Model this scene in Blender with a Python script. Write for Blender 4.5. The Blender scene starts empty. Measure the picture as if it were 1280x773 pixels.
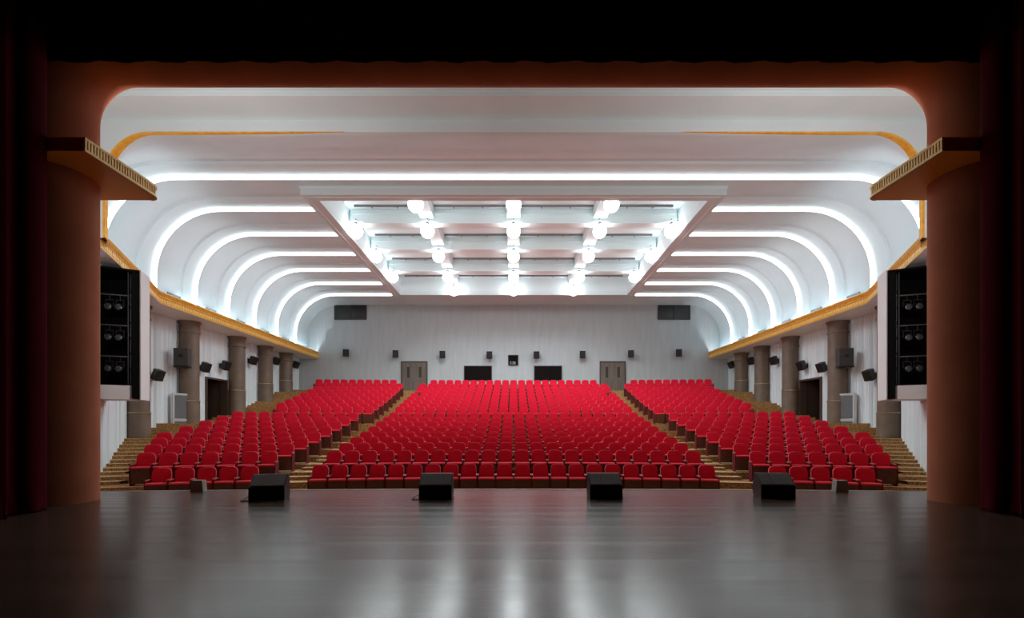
import bpy, math, random
from math import sin, cos, pi, sqrt, asin, atan2, radians

random.seed(7)
C = bpy.context.scene
COL = C.collection

# ------------------------------------------------------------------ camera, world, exposure
EYE = 2.07                       # height of the lens over the house floor; heights "H" below are relative to it
STAGE = EYE - 1.15               # top of the stage floor
cam_d = bpy.data.cameras.new('camera')
cam = bpy.data.objects.new('camera', cam_d)
COL.objects.link(cam)
cam.location = (0, 0, EYE)
cam.rotation_euler = (pi / 2, 0, 0)
cam_d.sensor_fit = 'HORIZONTAL'
cam_d.sensor_width = 36.0
cam_d.lens = 36.0 * 604.0 / 1280.0
cam_d.shift_x = -2.0 / 1280.0
cam_d.shift_y = 147.5 / 1280.0
cam_d.clip_end = 200
C.camera = cam

world = bpy.data.worlds.new('world')
C.world = world
world.use_nodes = True
world.node_tree.nodes['Background'].inputs[0].default_value = (0, 0, 0, 1)
world.node_tree.nodes['Background'].inputs[1].default_value = 0.0

C.view_settings.view_transform = 'Standard'
C.view_settings.look = 'None'
C.view_settings.gamma = 1.0
C.view_settings.use_curve_mapping = False
C.view_settings.exposure = 0.33
GLOBE_POWER = 9.5
GLOBE_DOWN = 172.0
COVE_POWER = 2.8
CORNICE_POWER = 170.0
SHELF_POWER = 110.0
COOL = (.83, .95, 1.0)
try:
    C.cycles.use_denoising = True
    C.cycles.max_bounces = 10
    C.cycles.diffuse_bounces = 6
    C.cycles.glossy_bounces = 4
    C.cycles.sample_clamp_indirect = 6.0
except Exception:
    pass


# ------------------------------------------------------------------ materials
def new_mat(name, color, rough=0.6, metal=0.0, spec=0.5, emit=None, strength=0.0, sheen=0.0, coat=0.0):
    m = bpy.data.materials.new(name)
    m.use_nodes = True
    b = m.node_tree.nodes['Principled BSDF']
    b.inputs['Base Color'].default_value = (*color, 1)
    b.inputs['Roughness'].default_value = rough
    b.inputs['Metallic'].default_value = metal
    b.inputs['Specular IOR Level'].default_value = spec
    if emit:
        b.inputs['Emission Color'].default_value = (*emit, 1)
        b.inputs['Emission Strength'].default_value = strength
    if sheen:
        b.inputs['Sheen Weight'].default_value = sheen
        b.inputs['Sheen Roughness'].default_value = 0.4
    if coat:
        b.inputs['Coat Weight'].default_value = coat
    return m


def noisy(m, c1, c2, scale=8.0, stretch=(1, 1, 1), detail=4.0, bump=0.0, lo=0.35, hi=0.65):
    """colour variation (and a light bump) from object-space noise"""
    nt = m.node_tree
    b = nt.nodes['Principled BSDF']
    tc = nt.nodes.new('ShaderNodeTexCoord')
    mp = nt.nodes.new('ShaderNodeMapping')
    mp.inputs['Scale'].default_value = stretch
    nz = nt.nodes.new('ShaderNodeTexNoise')
    nz.inputs['Scale'].default_value = scale
    nz.inputs['Detail'].default_value = detail
    cr = nt.nodes.new('ShaderNodeValToRGB')
    cr.color_ramp.elements[0].position = lo
    cr.color_ramp.elements[1].position = hi
    cr.color_ramp.elements[0].color = (*c1, 1)
    cr.color_ramp.elements[1].color = (*c2, 1)
    nt.links.new(tc.outputs['Object'], mp.inputs['Vector'])
    nt.links.new(mp.outputs['Vector'], nz.inputs['Vector'])
    nt.links.new(nz.outputs['Fac'], cr.inputs['Fac'])
    nt.links.new(cr.outputs['Color'], b.inputs['Base Color'])
    if bump:
        bp = nt.nodes.new('ShaderNodeBump')
        bp.inputs['Strength'].default_value = bump
        bp.inputs['Distance'].default_value = 0.02
        nt.links.new(nz.outputs['Fac'], bp.inputs['Height'])
        nt.links.new(bp.outputs['Normal'], b.inputs['Normal'])
    return m


M = {}
M['ceiling'] = noisy(new_mat('ceiling_paint', (.68, .77, .80), .8, spec=.2), (.66, .755, .785), (.695, .785, .815), 0.8)
M['white'] = new_mat('white_paint', (.78, .78, .78), .6)
M['coffer'] = new_mat('coffer_paint', (.73, .835, .855), .7)
M['frame'] = new_mat('frame_paint', (.68, .78, .81), .5)
M['backwall'] = noisy(new_mat('back_wall_fabric', (.6, .6, .59), .9), (.47, .505, .515), (.52, .555, .565), 2.0, (2, 1, .25))
M['panel'] = noisy(new_mat('pleated_panel', (.8, .81, .82), .6), (.74, .80, .835), (.80, .86, .895), 2.0, (1, 4, .1))
M['gold'] = noisy(new_mat('gold_paint', (.72, .42, .09), .45, .1), (.80, .38, .03), (.95, .52, .07), 6.0)
M['gold_dark'] = new_mat('ochre_gold_paint', (.75, .36, .05), .5, .1)  # ochre gold of the column shelves
M['gold_pale'] = new_mat('pale_gold_paint', (.98, .74, .28), .45, .1)
M['terracotta'] = noisy(new_mat('terracotta_plaster', (.36, .15, .085), .85, spec=.15), (.40, .135, .070), (.45, .155, .082), 2.0)
M['column'] = noisy(new_mat('brown_column_paint', (.17, .12, .085), .5), (.155, .108, .076), (.195, .138, .098), 2.0)
M['brass'] = new_mat('brass_ring', (.55, .40, .22), .3, .8)
M['red'] = noisy(new_mat('red_velvet', (.55, .004, .022), .85, spec=.25, sheen=.35), (.62, .002, .022), (.74, .003, .033), 30.0)
M['maroon'] = new_mat('maroon_cloth', (.13, .006, .010), .85, spec=.2)
M['wood'] = noisy(new_mat('reddish_wood', (.10, .025, .012), .45), (.075, .018, .009), (.13, .035, .016), 6.0, (1, 1, 8))
M['armcap'] = new_mat('red_arm_pad', (.60, .16, .15), .45)
M['carpet'] = noisy(new_mat('gold_brown_carpet', (.4, .27, .1), .95, spec=.1), (.20, .088, .024), (.60, .37, .155), 26.0, (1, 1, 1), 3.0, .3)
M['nosing'] = new_mat('pale_lit_step_edge', (.92, .72, .48), .8)  # pale step nosing, widened to paint light on the treads
M['black'] = new_mat('black_plastic', (.012, .012, .013), .5)
M['blackmetal'] = new_mat('black_metal', (.02, .02, .021), .4, .3)
M['grille'] = noisy(new_mat('speaker_grille', (.035, .037, .038), .55), (.07, .072, .072), (.12, .122, .122), 60.0)
M['speakergrey'] = new_mat('dark_speaker_box', (.055, .05, .047), .6)
M['drape_black'] = new_mat('black_lining', (.006, .006, .006), .9, spec=.1)
M['steel'] = new_mat('grey_pipe', (.20, .20, .21), .35, .6)
M['lens'] = new_mat('lamp_lens', (.06, .06, .065), .25, 0, .5)
M['glass'] = new_mat('dark_window_glass', (.01, .01, .011), .06, 0, .8)
M['darkroom'] = new_mat('dark_opening', (.012, .009, .008), .9, spec=.05)
M['windowframe'] = new_mat('dark_window_frame', (.05, .045, .04), .5)
M['doorwood'] = noisy(new_mat('brown_door_wood', (.15, .115, .09), .5), (.12, .092, .072), (.18, .14, .11), 2.0, (6, 1, .4))
M['doordark'] = new_mat('dark_vision_panel', (.045, .034, .028), .25)
M['dooropen'] = new_mat('dark_brown_door', (.075, .043, .030), .5)
M['greyframe'] = new_mat('grey_metal_frame', (.55, .56, .56), .45, .2)
M['mesh'] = noisy(new_mat('grey_mesh_cloth', (.14, .145, .15), .8), (.11, .115, .12), (.17, .175, .18), 40.0)
M['vent'] = new_mat('vent_grey', (.20, .20, .21), .6)
M['boxgrey'] = new_mat('grey_box', (.42, .40, .37), .6)
M['cable'] = new_mat('cable_rubber', (.04, .04, .04), .5)
M['curtain'] = new_mat('dark_red_curtain', (.06, .0012, .006), .95, spec=.05)
M['globe'] = new_mat('globe_glow', (1, 1, 1), .5, emit=(.96, .98, 1.0), strength=GLOBE_POWER)
M['cove'] = new_mat('cove_glow', (1, 1, 1), .5, emit=(.91, .972, 1.0), strength=COVE_POWER)

# stage floor: dark stained boards running across the stage, satin varnish
m = new_mat('stage_boards', (.05, .04, .035), .34, 0, .45)
m.node_tree.nodes['Principled BSDF'].inputs['Specular Tint'].default_value = (1, .90, .80, 1)
nt = m.node_tree
b = nt.nodes['Principled BSDF']
tc = nt.nodes.new('ShaderNodeTexCoord')
sep = nt.nodes.new('ShaderNodeSeparateXYZ')
nt.links.new(tc.outputs['Object'], sep.inputs[0])
mul = nt.nodes.new('ShaderNodeMath'); mul.operation = 'MULTIPLY'; mul.inputs[1].default_value = 1 / .11
nt.links.new(sep.outputs['Y'], mul.inputs[0])
flo = nt.nodes.new('ShaderNodeMath'); flo.operation = 'FLOOR'
nt.links.new(mul.outputs[0], flo.inputs[0])
fra = nt.nodes.new('ShaderNodeMath'); fra.operation = 'FRACT'
nt.links.new(mul.outputs[0], fra.inputs[0])
wn = nt.nodes.new('ShaderNodeTexWhiteNoise'); wn.noise_dimensions = '1D'
nt.links.new(flo.outputs[0], wn.inputs['W'])
mp = nt.nodes.new('ShaderNodeMapping'); mp.inputs['Scale'].default_value = (.6, 14, 1)
nt.links.new(tc.outputs['Object'], mp.inputs['Vector'])
nz = nt.nodes.new('ShaderNodeTexNoise'); nz.inputs['Scale'].default_value = 3.0; nz.inputs['Detail'].default_value = 5
nt.links.new(mp.outputs['Vector'], nz.inputs['Vector'])
mix = nt.nodes.new('ShaderNodeMath'); mix.operation = 'MULTIPLY_ADD'; mix.inputs[1].default_value = .45
nt.links.new(wn.outputs['Value'], mix.inputs[0]); nt.links.new(nz.outputs['Fac'], mix.inputs[2])
cr = nt.nodes.new('ShaderNodeValToRGB')
cr.color_ramp.elements[0].position = .3; cr.color_ramp.elements[0].color = (.045, .026, .018, 1)
cr.color_ramp.elements[1].position = 1.0; cr.color_ramp.elements[1].color = (.085, .052, .036, 1)
nt.links.new(mix.outputs[0], cr.inputs['Fac'])
nt.links.new(cr.outputs['Color'], b.inputs['Base Color'])
rr = nt.nodes.new('ShaderNodeMapRange')
rr.inputs['To Min'].default_value = .21; rr.inputs['To Max'].default_value = .26
nt.links.new(wn.outputs['Value'], rr.inputs['Value'])
nt.links.new(rr.outputs['Result'], b.inputs['Roughness'])
gap = nt.nodes.new('ShaderNodeMath'); gap.operation = 'GREATER_THAN'; gap.inputs[1].default_value = .05
nt.links.new(fra.outputs[0], gap.inputs[0])
bp = nt.nodes.new('ShaderNodeBump'); bp.inputs['Strength'].default_value = .12; bp.inputs['Distance'].default_value = .004
nt.links.new(gap.outputs[0], bp.inputs['Height'])
nt.links.new(bp.outputs['Normal'], b.inputs['Normal'])
M['stage'] = m


# ------------------------------------------------------------------ mesh builder
class MB:
    """collects vertices, faces and a material index per face; build() links them as ONE mesh object"""

    def __init__(self):
        self.v, self.f, self.mi = [], [], []

    def face(self, pts, mi=0):
        n = len(self.v)
        self.v += [tuple(p) for p in pts]
        self.f.append(tuple(range(n, n + len(pts))))
        self.mi.append(mi)

    def grid(self, rows, mi=0, close=False, flip=False):
        n = len(self.v)
        w = len(rows[0])
        for r in rows:
            self.v += [tuple(p) for p in r]
        for i in range(len(rows) - 1):
            for j in range(w if close else w - 1):
                a, b2 = n + i * w + j, n + i * w + (j + 1) % w
                c, d = b2 + w, a + w
                self.f.append((a, d, c, b2) if flip else (a, b2, c, d))
                self.mi.append(mi)

    def box(self, x0, x1, y0, y1, z0, z1, mi=0):
        n = len(self.v)
        self.v += [(x0, y0, z0), (x1, y0, z0), (x1, y1, z0), (x0, y1, z0), (x0, y0, z1), (x1, y0, z1), (x1, y1, z1), (x0, y1, z1)]
        for q in ((3, 2, 1, 0), (4, 5, 6, 7), (0, 1, 5, 4), (1, 2, 6, 5), (2, 3, 7, 6), (3, 0, 4, 7)):
            self.f.append(tuple(n + k for k in q))
            self.mi.append(mi)

    def prism(self, poly, h0, h1, mi=0, axis='z'):
        """poly: list of 2-D points (counter-clockwise), extruded along an axis"""
        def P(p, h):
            return (p[0], p[1], h) if axis == 'z' else ((h, p[0], p[1]) if axis == 'x' else (p[0], h, p[1]))
        n = len(poly)
        k = len(self.v)
        self.v += [P(p, h0) for p in poly] + [P(p, h1) for p in poly]
        self.f.append(tuple(k + i for i in reversed(range(n)))); self.mi.append(mi)
        self.f.append(tuple(k + n + i for i in range(n))); self.mi.append(mi)
        for i in range(n):
            j = (i + 1) % n
            self.f.append((k + i, k + j, k + n + j, k + n + i)); self.mi.append(mi)

    def lathe(self, prof, cx=0, cy=0, seg=24, mi=0, a0=0.0, a1=2 * pi):
        """prof: (radius, z) from bottom to top, about a vertical axis"""
        full = abs(a1 - a0 - 2 * pi) < 1e-6
        rows = []
        for r, z in prof:
            cnt = seg if full else seg + 1
            rows.append([(cx + r * cos(a0 + (a1 - a0) * i / seg), cy + r * sin(a0 + (a1 - a0) * i / seg), z) for i in range(cnt)])
        self.grid(rows, mi, close=full)

    def tube(self, pts, r, seg=8, mi=0):
        rows = []
        for i, p in enumerate(pts):
            a = pts[max(i - 1, 0)]
            b2 = pts[min(i + 1, len(pts) - 1)]
            t = [b2[k] - a[k] for k in range(3)]
            L = sqrt(sum(x * x for x in t)) or 1
            t = [x / L for x in t]
            up = (0, 0, 1) if abs(t[2]) < .9 else (1, 0, 0)
            u = (t[1] * up[2] - t[2] * up[1], t[2] * up[0] - t[0] * up[2], t[0] * up[1] - t[1] * up[0])
            L = sqrt(sum(x * x for x in u))
            u = [x / L for x in u]
            w = (t[1] * u[2] - t[2] * u[1], t[2] * u[0] - t[0] * u[2], t[0] * u[1] - t[1] * u[0])
            rows.append([tuple(p[k] + r * (cos(2 * pi * j / seg) * u[k] + sin(2 * pi * j / seg) * w[k]) for k in range(3)) for j in range(seg)])
        self.grid(rows, mi, close=True)
        self.face(list(reversed(rows[0])), mi)
        self.face(rows[-1], mi)

    def rbox(self, x0, x1, y0, y1, z0, z1, r=.02, mi=0, axis='z', seg=3):
        """box with four rounded edges along the axis"""
        lim = {'z': (x0, x1, y0, y1, z0, z1), 'x': (y0, y1, z0, z1, x0, x1), 'y': (x0, x1, z0, z1, y0, y1)}[axis]
        a0, a1, b0, b1, h0, h1 = lim
        poly = []
        for cx_, cy_, st in ((a1 - r, b1 - r, 0), (a0 + r, b1 - r, pi / 2), (a0 + r, b0 + r, pi), (a1 - r, b0 + r, 1.5 * pi)):
            for i in range(seg + 1):
                t = st + pi / 2 * i / seg
                poly.append((cx_ + r * cos(t), cy_ + r * sin(t)))
        self.prism(poly, h0, h1, mi, axis)

    def xf(self, fn):
        self.v = [tuple(fn(*p)) for p in self.v]
        return self

    def mesh(self, name, mats, smooth=True, angle=.6):
        me = bpy.data.meshes.new(name)
        me.from_pydata(self.v, [], self.f)
        for mt in (mats if isinstance(mats, (list, tuple)) else [mats]):
            me.materials.append(mt)
        me.polygons.foreach_set('material_index', self.mi)
        me.update()
        if smooth:
            me.shade_smooth()
            me.set_sharp_from_angle(angle=angle)
        return me

    def build(self, name, mats, parent=None, smooth=True, angle=.6):
        o = bpy.data.objects.new(name, self.mesh(name, mats, smooth, angle))
        COL.objects.link(o)
        if parent:
            o.parent = parent
        return o


def tag(o, label=None, cat=None, group=None, kind=None):
    if label: o['label'] = label
    if cat: o['category'] = cat
    if group: o['group'] = group
    if kind: o['kind'] = kind
    return o


def thing(name, label, cat, loc=(0, 0, 0), rot=(0, 0, 0), group=None):
    o = bpy.data.objects.new(name, None)
    o.empty_display_size = .1
    COL.objects.link(o)
    o.location = loc
    o.rotation_euler = rot
    return tag(o, label, cat, group)


def struct(mb, name, mats, label, cat, parent=None, **kw):
    o = mb.build(name, mats, parent, **kw)
    if parent is None:
        tag(o, label, cat, kind='structure')
    return o


def Z(h):            # height relative to the lens -> world z
    return h + EYE


SIDES = ((-1, 'left'), (1, 'right'))

# ================================================================== LARGE STRUCTURE
# ---- stage floor with a gently bowed front edge
def lip(x):
    return 8.93 - x * x / 180.0


mb = MB()
xs = [-13 + 26 * i / 52 for i in range(53)]
mb.grid([[(x, -4.0, STAGE) for x in xs], [(x, 2.0, STAGE) for x in xs], [(x, lip(x), STAGE) for x in xs]])
mb.grid([[(x, lip(x), STAGE) for x in xs], [(x, lip(x), 0.0) for x in xs]])
struct(mb, 'floor_stage', M['stage'], 'dark brown varnished board floor of the stage', 'stage floor', smooth=False)
mb = MB()
mb.grid([[(x, lip(x) - .03, STAGE + .004) for x in xs], [(x, lip(x) + .012, STAGE + .004) for x in xs], [(x, lip(x) + .012, STAGE - .03) for x in xs]])
struct(mb, 'trim_1', M['greyframe'], 'thin pale edge strip along the front lip of the stage', 'trim', smooth=False)

# ---- house floor: curved terraces under the seats
ROW_D = [14.95 + 1.1 * k for k in range(9)] + [25.85 + .957 * k for k in range(9)]
TOP_H = [-1.139, -.763, -.55, -.37, -.18, .03, .26, .47, .706, 1.09, 1.32, 1.565, 1.81, 2.075, 2.355, 2.63, 2.91, 3.245]
SEAT_H = .93
FLOOR_H = [t - SEAT_H for t in TOP_H]


def row_y0(k):       # depth of the centre of row k's arc
    return -18.0 if k < 9 else -94.0


def arc(k, off, x):  # depth, at x, of the arc of row k shifted by off
    y0 = row_y0(k)
    r = ROW_D[k] + off - y0
    return y0 + sqrt(r * r - x * x)


HALF_W = 16.0
FRONT = -.62
mb = MB()


def xr(a, b2, n):
    return [a + (b2 - a) * i / n for i in range(n + 1)]


def strip(xl, lo, hi, z, zlow):
    """tread between two depth curves with a riser at its front edge and a pale nosing painted as a lit edge"""
    A = [(x, lo(x), Z(z)) for x in xl]
    A2 = [(x, lo(x) + .14, Z(z)) for x in xl]
    B = [(x, hi(x), Z(z)) for x in xl]
    mb.grid([A, A2], 1)
    mb.grid([A2, B], 0)
    mb.grid([[(x, lo(x), Z(zlow)) for x in xl], A], 0)


X_ALL = xr(-HALF_W, HALF_W, 48)
mb.grid([[(x, 8.6, 0.0) for x in X_ALL], [(x, arc(1, FRONT, x), 0.0) for x in X_ALL]], 0)
AISLES = (xr(-7.22, -6.12, 4), xr(6.12, 7.22, 4), xr(-HALF_W, -9.5, 12), xr(9.5, HALF_W, 12))
UP_OFF = {9: -1.40}                     # the cross aisle lies on the tenth row's level
for k in range(1, 18):
    lo_off = UP_OFF.get(k, FRONT)
    if k == 9:
        lo = lambda x: arc(8, .62, x)
    else:
        lo = lambda x, k=k: arc(k, FRONT, x)
    if k == 8:
        hi = lambda x: arc(8, .62, x)
    elif k == 17:
        hi = lambda x: arc(17, .52, x)
    else:
        hi = lambda x, k=k: arc(k + 1, FRONT, x)
    base = FLOOR_H[k - 1] if k > 1 else -EYE
    strip(X_ALL, lo, hi, FLOOR_H[k], base)
    # a half step in every aisle in front of the riser
    for xl in AISLES:
        if xl[0] < -9 or xl[-1] > 9:
            w_in = 12.75 if k > 3 else (11.2, 11.2, 11.5, 12.1)[k]
            xl = xr(-HALF_W, -w_in, 12) if xl[0] < -9 else xr(w_in, HALF_W, 12)
        strip(xl, lambda x: lo(x) - .46, lambda x: lo(x), (FLOOR_H[k] + base) / 2, base)
strip(X_ALL, lambda x: arc(17, .52, x), lambda x: 36.2, 2.55, FLOOR_H[17])
struct(mb, 'floor', [M['carpet'], M['nosing']], 'stepped house floor in gold and brown patterned carpet', 'floor', smooth=False)

# ---- vault geometry
BACK = 35.5
AX, AH, AR, AB = 14.8, 8.94, 2.6, 5.15           # half width, crown, corner radius, springing
LD = [17.5 + 2.58 * k for k in range(7)]          # depth of the seven light coves
HX, F0, F1 = 7.9, 17.9, 31.7                      # coffer: half width, front, back


def half_arch(o, xin, n=14, ax=AX, ar=AR):
    pts = [(-(ax + o), AB), (-(ax + o), AB + .6), (-(ax + o), AH - ar)]
    for i in range(1, n + 1):
        t = pi - pi / 2 * i / n
        pts.append((-(ax - ar) + (ar + o) * cos(t), AH - ar + (ar + o) * sin(t)))
    pts.append((-(xin + 2.0), AH + o))
    pts.append((-xin, AH + o))
    return pts


def whole(h):
    return h + [(-x, z) for x, z in reversed(h)]


def put(pts, d):
    return [(x, d, Z(z)) for x, z in pts]


def portal(n=14, px=11.17, ph=8.03, pr=1.25):
    pts = [(-px, AB), (-px, AB + .6), (-px, ph - pr)]
    for i in range(1, n + 1):
        t = pi - pi / 2 * i / n
        pts.append((-(px - pr) + pr * cos(t), ph - pr + pr * sin(t)))
    pts.append((-(HX + .3), ph))
    pts.append((-2.0, ph))
    return pts


mb = MB()
P0 = whole(portal())
A1 = whole(half_arch(0, 2.0))
A1g = whole(half_arch(.165, 2.0))
PD, PD1 = 13.15, 13.30


def lerp_pts(p, q, t):
    return [(a[0] + (b2[0] - a[0]) * t, a[1] + (b2[1] - a[1]) * t) for a, b2 in zip(p, q)]


rows = [put(P0, PD1)]
for t in (.15, .3, .45, .6, .75, .9, 1.0):
    e = t * t * (3 - 2 * t) * .35 + t * .65
    rows.append(put(lerp_pts(P0, whole(half_arch(.20, 2.0)), e), PD1 + (LD[0] - .92 - PD1) * t))
rows += [put(whole(half_arch(.125, 2.0)), LD[0] - .84), put(A1g, LD[0])]
mb.grid(rows)
mb.grid([put(A1g, LD[0]), put(A1, LD[0])])
ends = LD[1:] + [BACK]
for k in range(7):
    d0, d1 = LD[k], ends[k]
    prof = [(d0, 0), (d1 - .92, .20), (d1 - .84, .125), (d1, .165), (d1, 0)] if k < 6 else [(d0, 0), (d1, 0)]
    for s in (-1, 1):
        mb.grid([[(-s * x, d, Z(z)) for x, z in (half_arch(o, HX) if d < BACK else half_arch(0, HX, ax=15.15, ar=2.3))] for d, o in prof], flip=s > 0)
        if k < 6:
            mb.face([(s * HX, d, Z(AH + o)) for d, o in prof])
mb.face([(-HX, LD[0], Z(AH)), (HX, LD[0], Z(AH)), (HX, F0 + .1, Z(AH)), (-HX, F0 + .1, Z(AH))])
mb.face([(-HX, F1 - .1, Z(AH)), (HX, F1 - .1, Z(AH)), (HX, BACK, Z(AH)), (-HX, BACK, Z(AH))])
# apron ceiling in front of the portal, with the recess over the stage lip
mb.box(-13, 13, 12.2, PD, Z(8.36), Z(8.50))
mb.box(-13, 13, 7.9, 12.2, Z(8.47), Z(8.60))
# portal face round the opening
O0 = [(x * 1.3, AB + (z - AB) * 1.5) for x, z in P0]
mb.grid([put(O0, PD), put(P0, PD)])
mb.grid([put(P0, PD), put(P0, PD1)])
struct(mb, 'ceiling', M['ceiling'], 'white vaulted ceiling with stepped rounded bands', 'ceiling', angle=.4)

# ---- gold edge on the portal opening
mb = MB()
gp = []
hp = portal(20)
for x, z in hp[:-2]:
    gp.append((x, z, 1.0))
for i in range(1, 13):
    x = hp[-3][0] + (4.6 - 9.92) * -i / 12 if False else -(9.92 - (9.92 - 4.6) * i / 12)
    gp.append((x, 8.03, 1.0 - .95 * (i / 12) ** 2))
for s in (-1, 1):
    rows = []
    for x, z, w in gp:
        # inward normal of the opening: sideways on the legs, down on the soffit
        cx_, cz_ = -(11.17 - 1.25), 8.03 - 1.25
        if z < cz_:
            nx, nz = 1, 0
        elif x < cx_:
            L = sqrt((cx_ - x) ** 2 + (cz_ - z) ** 2)
            nx, nz = (cx_ - x) / L, (cz_ - z) / L
        else:
            nx, nz = 0, -1
        t = (.03 + .03 * abs(nx)) * w + .004
        q = [(0, PD - .02), (t, PD - .02), (t, PD + (.08 if nz == 0 else .09 + .12 * abs(nx)) * w), (0, PD + (.08 if nz == 0 else .09 + .12 * abs(nx)) * w)]
        rows.append([(-s * (x + nx * a), d, Z(z + nz * a)) for a, d in q])
    mb.grid(rows, close=True, flip=s > 0)
struct(mb, 'trim_2', M['gold'], 'thin gold edge round the opening of the white portal', 'trim')

# ---- back wall
mb = MB()
mb.box(-17, 17, BACK, BACK + .3, -.5, Z(9.4))
struct(mb, 'wall_back', M['backwall'], 'grey fabric covered rear wall behind the top row', 'wall')

# ---- side walls: pleated white panels
WX = 15.85


def wave_pts(L):
    """(distance along the wall, projection) of an irregular pleated panel"""
    pts, s = [], 0.0
    while s < L:
        w = random.choice((.14, .2, .26, .34))
        w = min(w, L - s + 1e-4)
        a = .06 + .06 * random.random()
        for i in range(6):
            pts.append((s + w * i / 6, a * sin(pi * i / 6)))
        s += w
    pts.append((L, 0))
    return pts


def pleat(mb, p, q, z0, z1):
    """pleated wall from plan point p to q"""
    L = sqrt((q[0] - p[0]) ** 2 + (q[1] - p[1]) ** 2)
    t = ((q[0] - p[0]) / L, (q[1] - p[1]) / L)
    n = (-t[1], t[0])
    if n[0] * p[0] > 0:
        n = (-n[0], -n[1])
    w = wave_pts(L)
    mb.grid([[(p[0] + t[0] * s + n[0] * a, p[1] + t[1] * s + n[1] * a, z) for s, a in w] for z in (z0, z1)], flip=p[0] > 0)


DOOR0, DOOR1, DOORH = 24.75, 26.6, 2.58
for s, side in SIDES:
    mb = MB()
    top = Z(5.01)
    sp = lambda d: (s * (11.75 + (d - 13.2) / 6.5 * (WX - 11.75)), d)
    pleat(mb, sp(13.2), sp(14.12), 0.0, top)
    pleat(mb, sp(14.12), sp(15.95), 0.0, Z(.84))
    pleat(mb, sp(14.12), sp(15.95), Z(4.885), top)
    pleat(mb, sp(15.95), (s * WX, 19.7), 0.0, top)
    pleat(mb, (s * WX, 19.7), (s * WX, DOOR0), 0.0, top)
    pleat(mb, (s * WX, DOOR0), (s * WX, DOOR1), Z(DOORH), top)
    pleat(mb, (s * WX, DOOR1), (s * WX, BACK), 0.0, top)
    struct(mb, 'wall_' + side, M['panel'], 'white pleated panel wall along the %s of the seats' % side, 'wall')
    # plain wall beside the stage lip, outside the splay
    mb = MB()
    mb.box(min(s * 11.75, s * 12.0), max(s * 11.75, s * 12.0), 7.9, 13.15, 0, Z(8.7))
    struct(mb, 'wall_apron_' + side, M['white'], 'plain white wall flanking the stage lip on the %s' % side, 'wall')

# ---- gold cornice with a white soffit, one run per side
for s, side in SIDES:
    path = [(-12.9, 13.45), (-11.5, 13.45), (-14.3, 19.6), (-14.3, BACK - .02)]
    prof = [(.0, 5.00), (.0, 5.07), (.03, 5.10), (.04, 5.23), (.015, 5.27), (.06, 5.34), (.025, 5.38), (.0, 5.47), (.03, 5.52), (.12, 5.52), (.12, 5.28), (.75, 5.28)]   # offset towards the wall, height
    # unit directions and outward (to the wall) mitre offsets
    def off_path(o):
        out = []
        for i, p in enumerate(path):
            ds = []
            for a, b2 in ((i - 1, i), (i, i + 1)):
                if a >= 0 and b2 < len(path):
                    L = sqrt((path[b2][0] - path[a][0]) ** 2 + (path[b2][1] - path[a][1]) ** 2)
                    t = ((path[b2][0] - path[a][0]) / L, (path[b2][1] - path[a][1]) / L)
                    ds.append((-t[1], t[0]))
            if len(ds) == 1:
                n = ds[0]
                out.append((p[0] + n[0] * o, p[1] + n[1] * o))
            else:
                a, b2 = ds
                k = 1 + a[0] * b2[0] + a[1] * b2[1]
                out.append((p[0] + (a[0] + b2[0]) / k * o, p[1] + (a[1] + b2[1]) / k * o))
        return out
    mb = MB()
    rows = [[(-s * x, y, Z(h)) for x, y in off_path(o)] for o, h in prof]
    mb.grid(rows[:10], 0, flip=s < 0)
    mb.grid(rows[9:], 2, flip=s < 0)
    # dentils along the two long runs
    ins, outp = off_path(.0), off_path(.07)
    for i in (1, 2):
        p, q = off_path(.035)[i], off_path(.035)[i + 1]
        L = sqrt((q[0] - p[0]) ** 2 + (q[1] - p[1]) ** 2)
        t = ((q[0] - p[0]) / L, (q[1] - p[1]) / L)
        n = (-t[1], t[0])
        c = int(L / .16)
        for j in range(c):
            u = (j + .3) * L / c
            a = (p[0] + t[0] * u, p[1] + t[1] * u)
            b2 = (p[0] + t[0] * (u + .085), p[1] + t[1] * (u + .085))
            poly = [(a[0] - n[0] * .012, a[1] - n[1] * .012), (b2[0] - n[0] * .012, b2[1] - n[1] * .012), (b2[0] + n[0] * .05, b2[1] + n[1] * .05), (a[0] + n[0] * .05, a[1] + n[1] * .05)]
            mb.prism([(-s * x, y) for x, y in (poly if s < 0 else list(reversed(poly)))], Z(5.105), Z(5.225), 1)
    struct(mb, 'trim_' + ('3' if s < 0 else '4'), [M['gold'], M['gold_pale'], M['ceiling']], 'gold dentil cornice along the top of the %s wall' % side, 'cornice')
    mb = MB()
    inner = off_path(.0)
    outer = [(-14.0, 14.6), (-13.4, 14.8), (-16.2, 19.9), (-16.2, BACK)]
    mb.grid([[(-s * x, y, Z(5.0)) for x, y in inner], [(-s * x, y, Z(5.0)) for x, y in outer]], flip=s > 0)
    mb.grid([[(-s * x, y, Z(5.27)) for x, y in off_path(.3)], [(-s * x, y, Z(5.27)) for x, y in outer]], flip=s < 0)
    struct(mb, 'ceiling_soffit_' + side, M['white'], 'flat white soffit under the cornice over the %s wall' % side, 'soffit')

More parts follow.
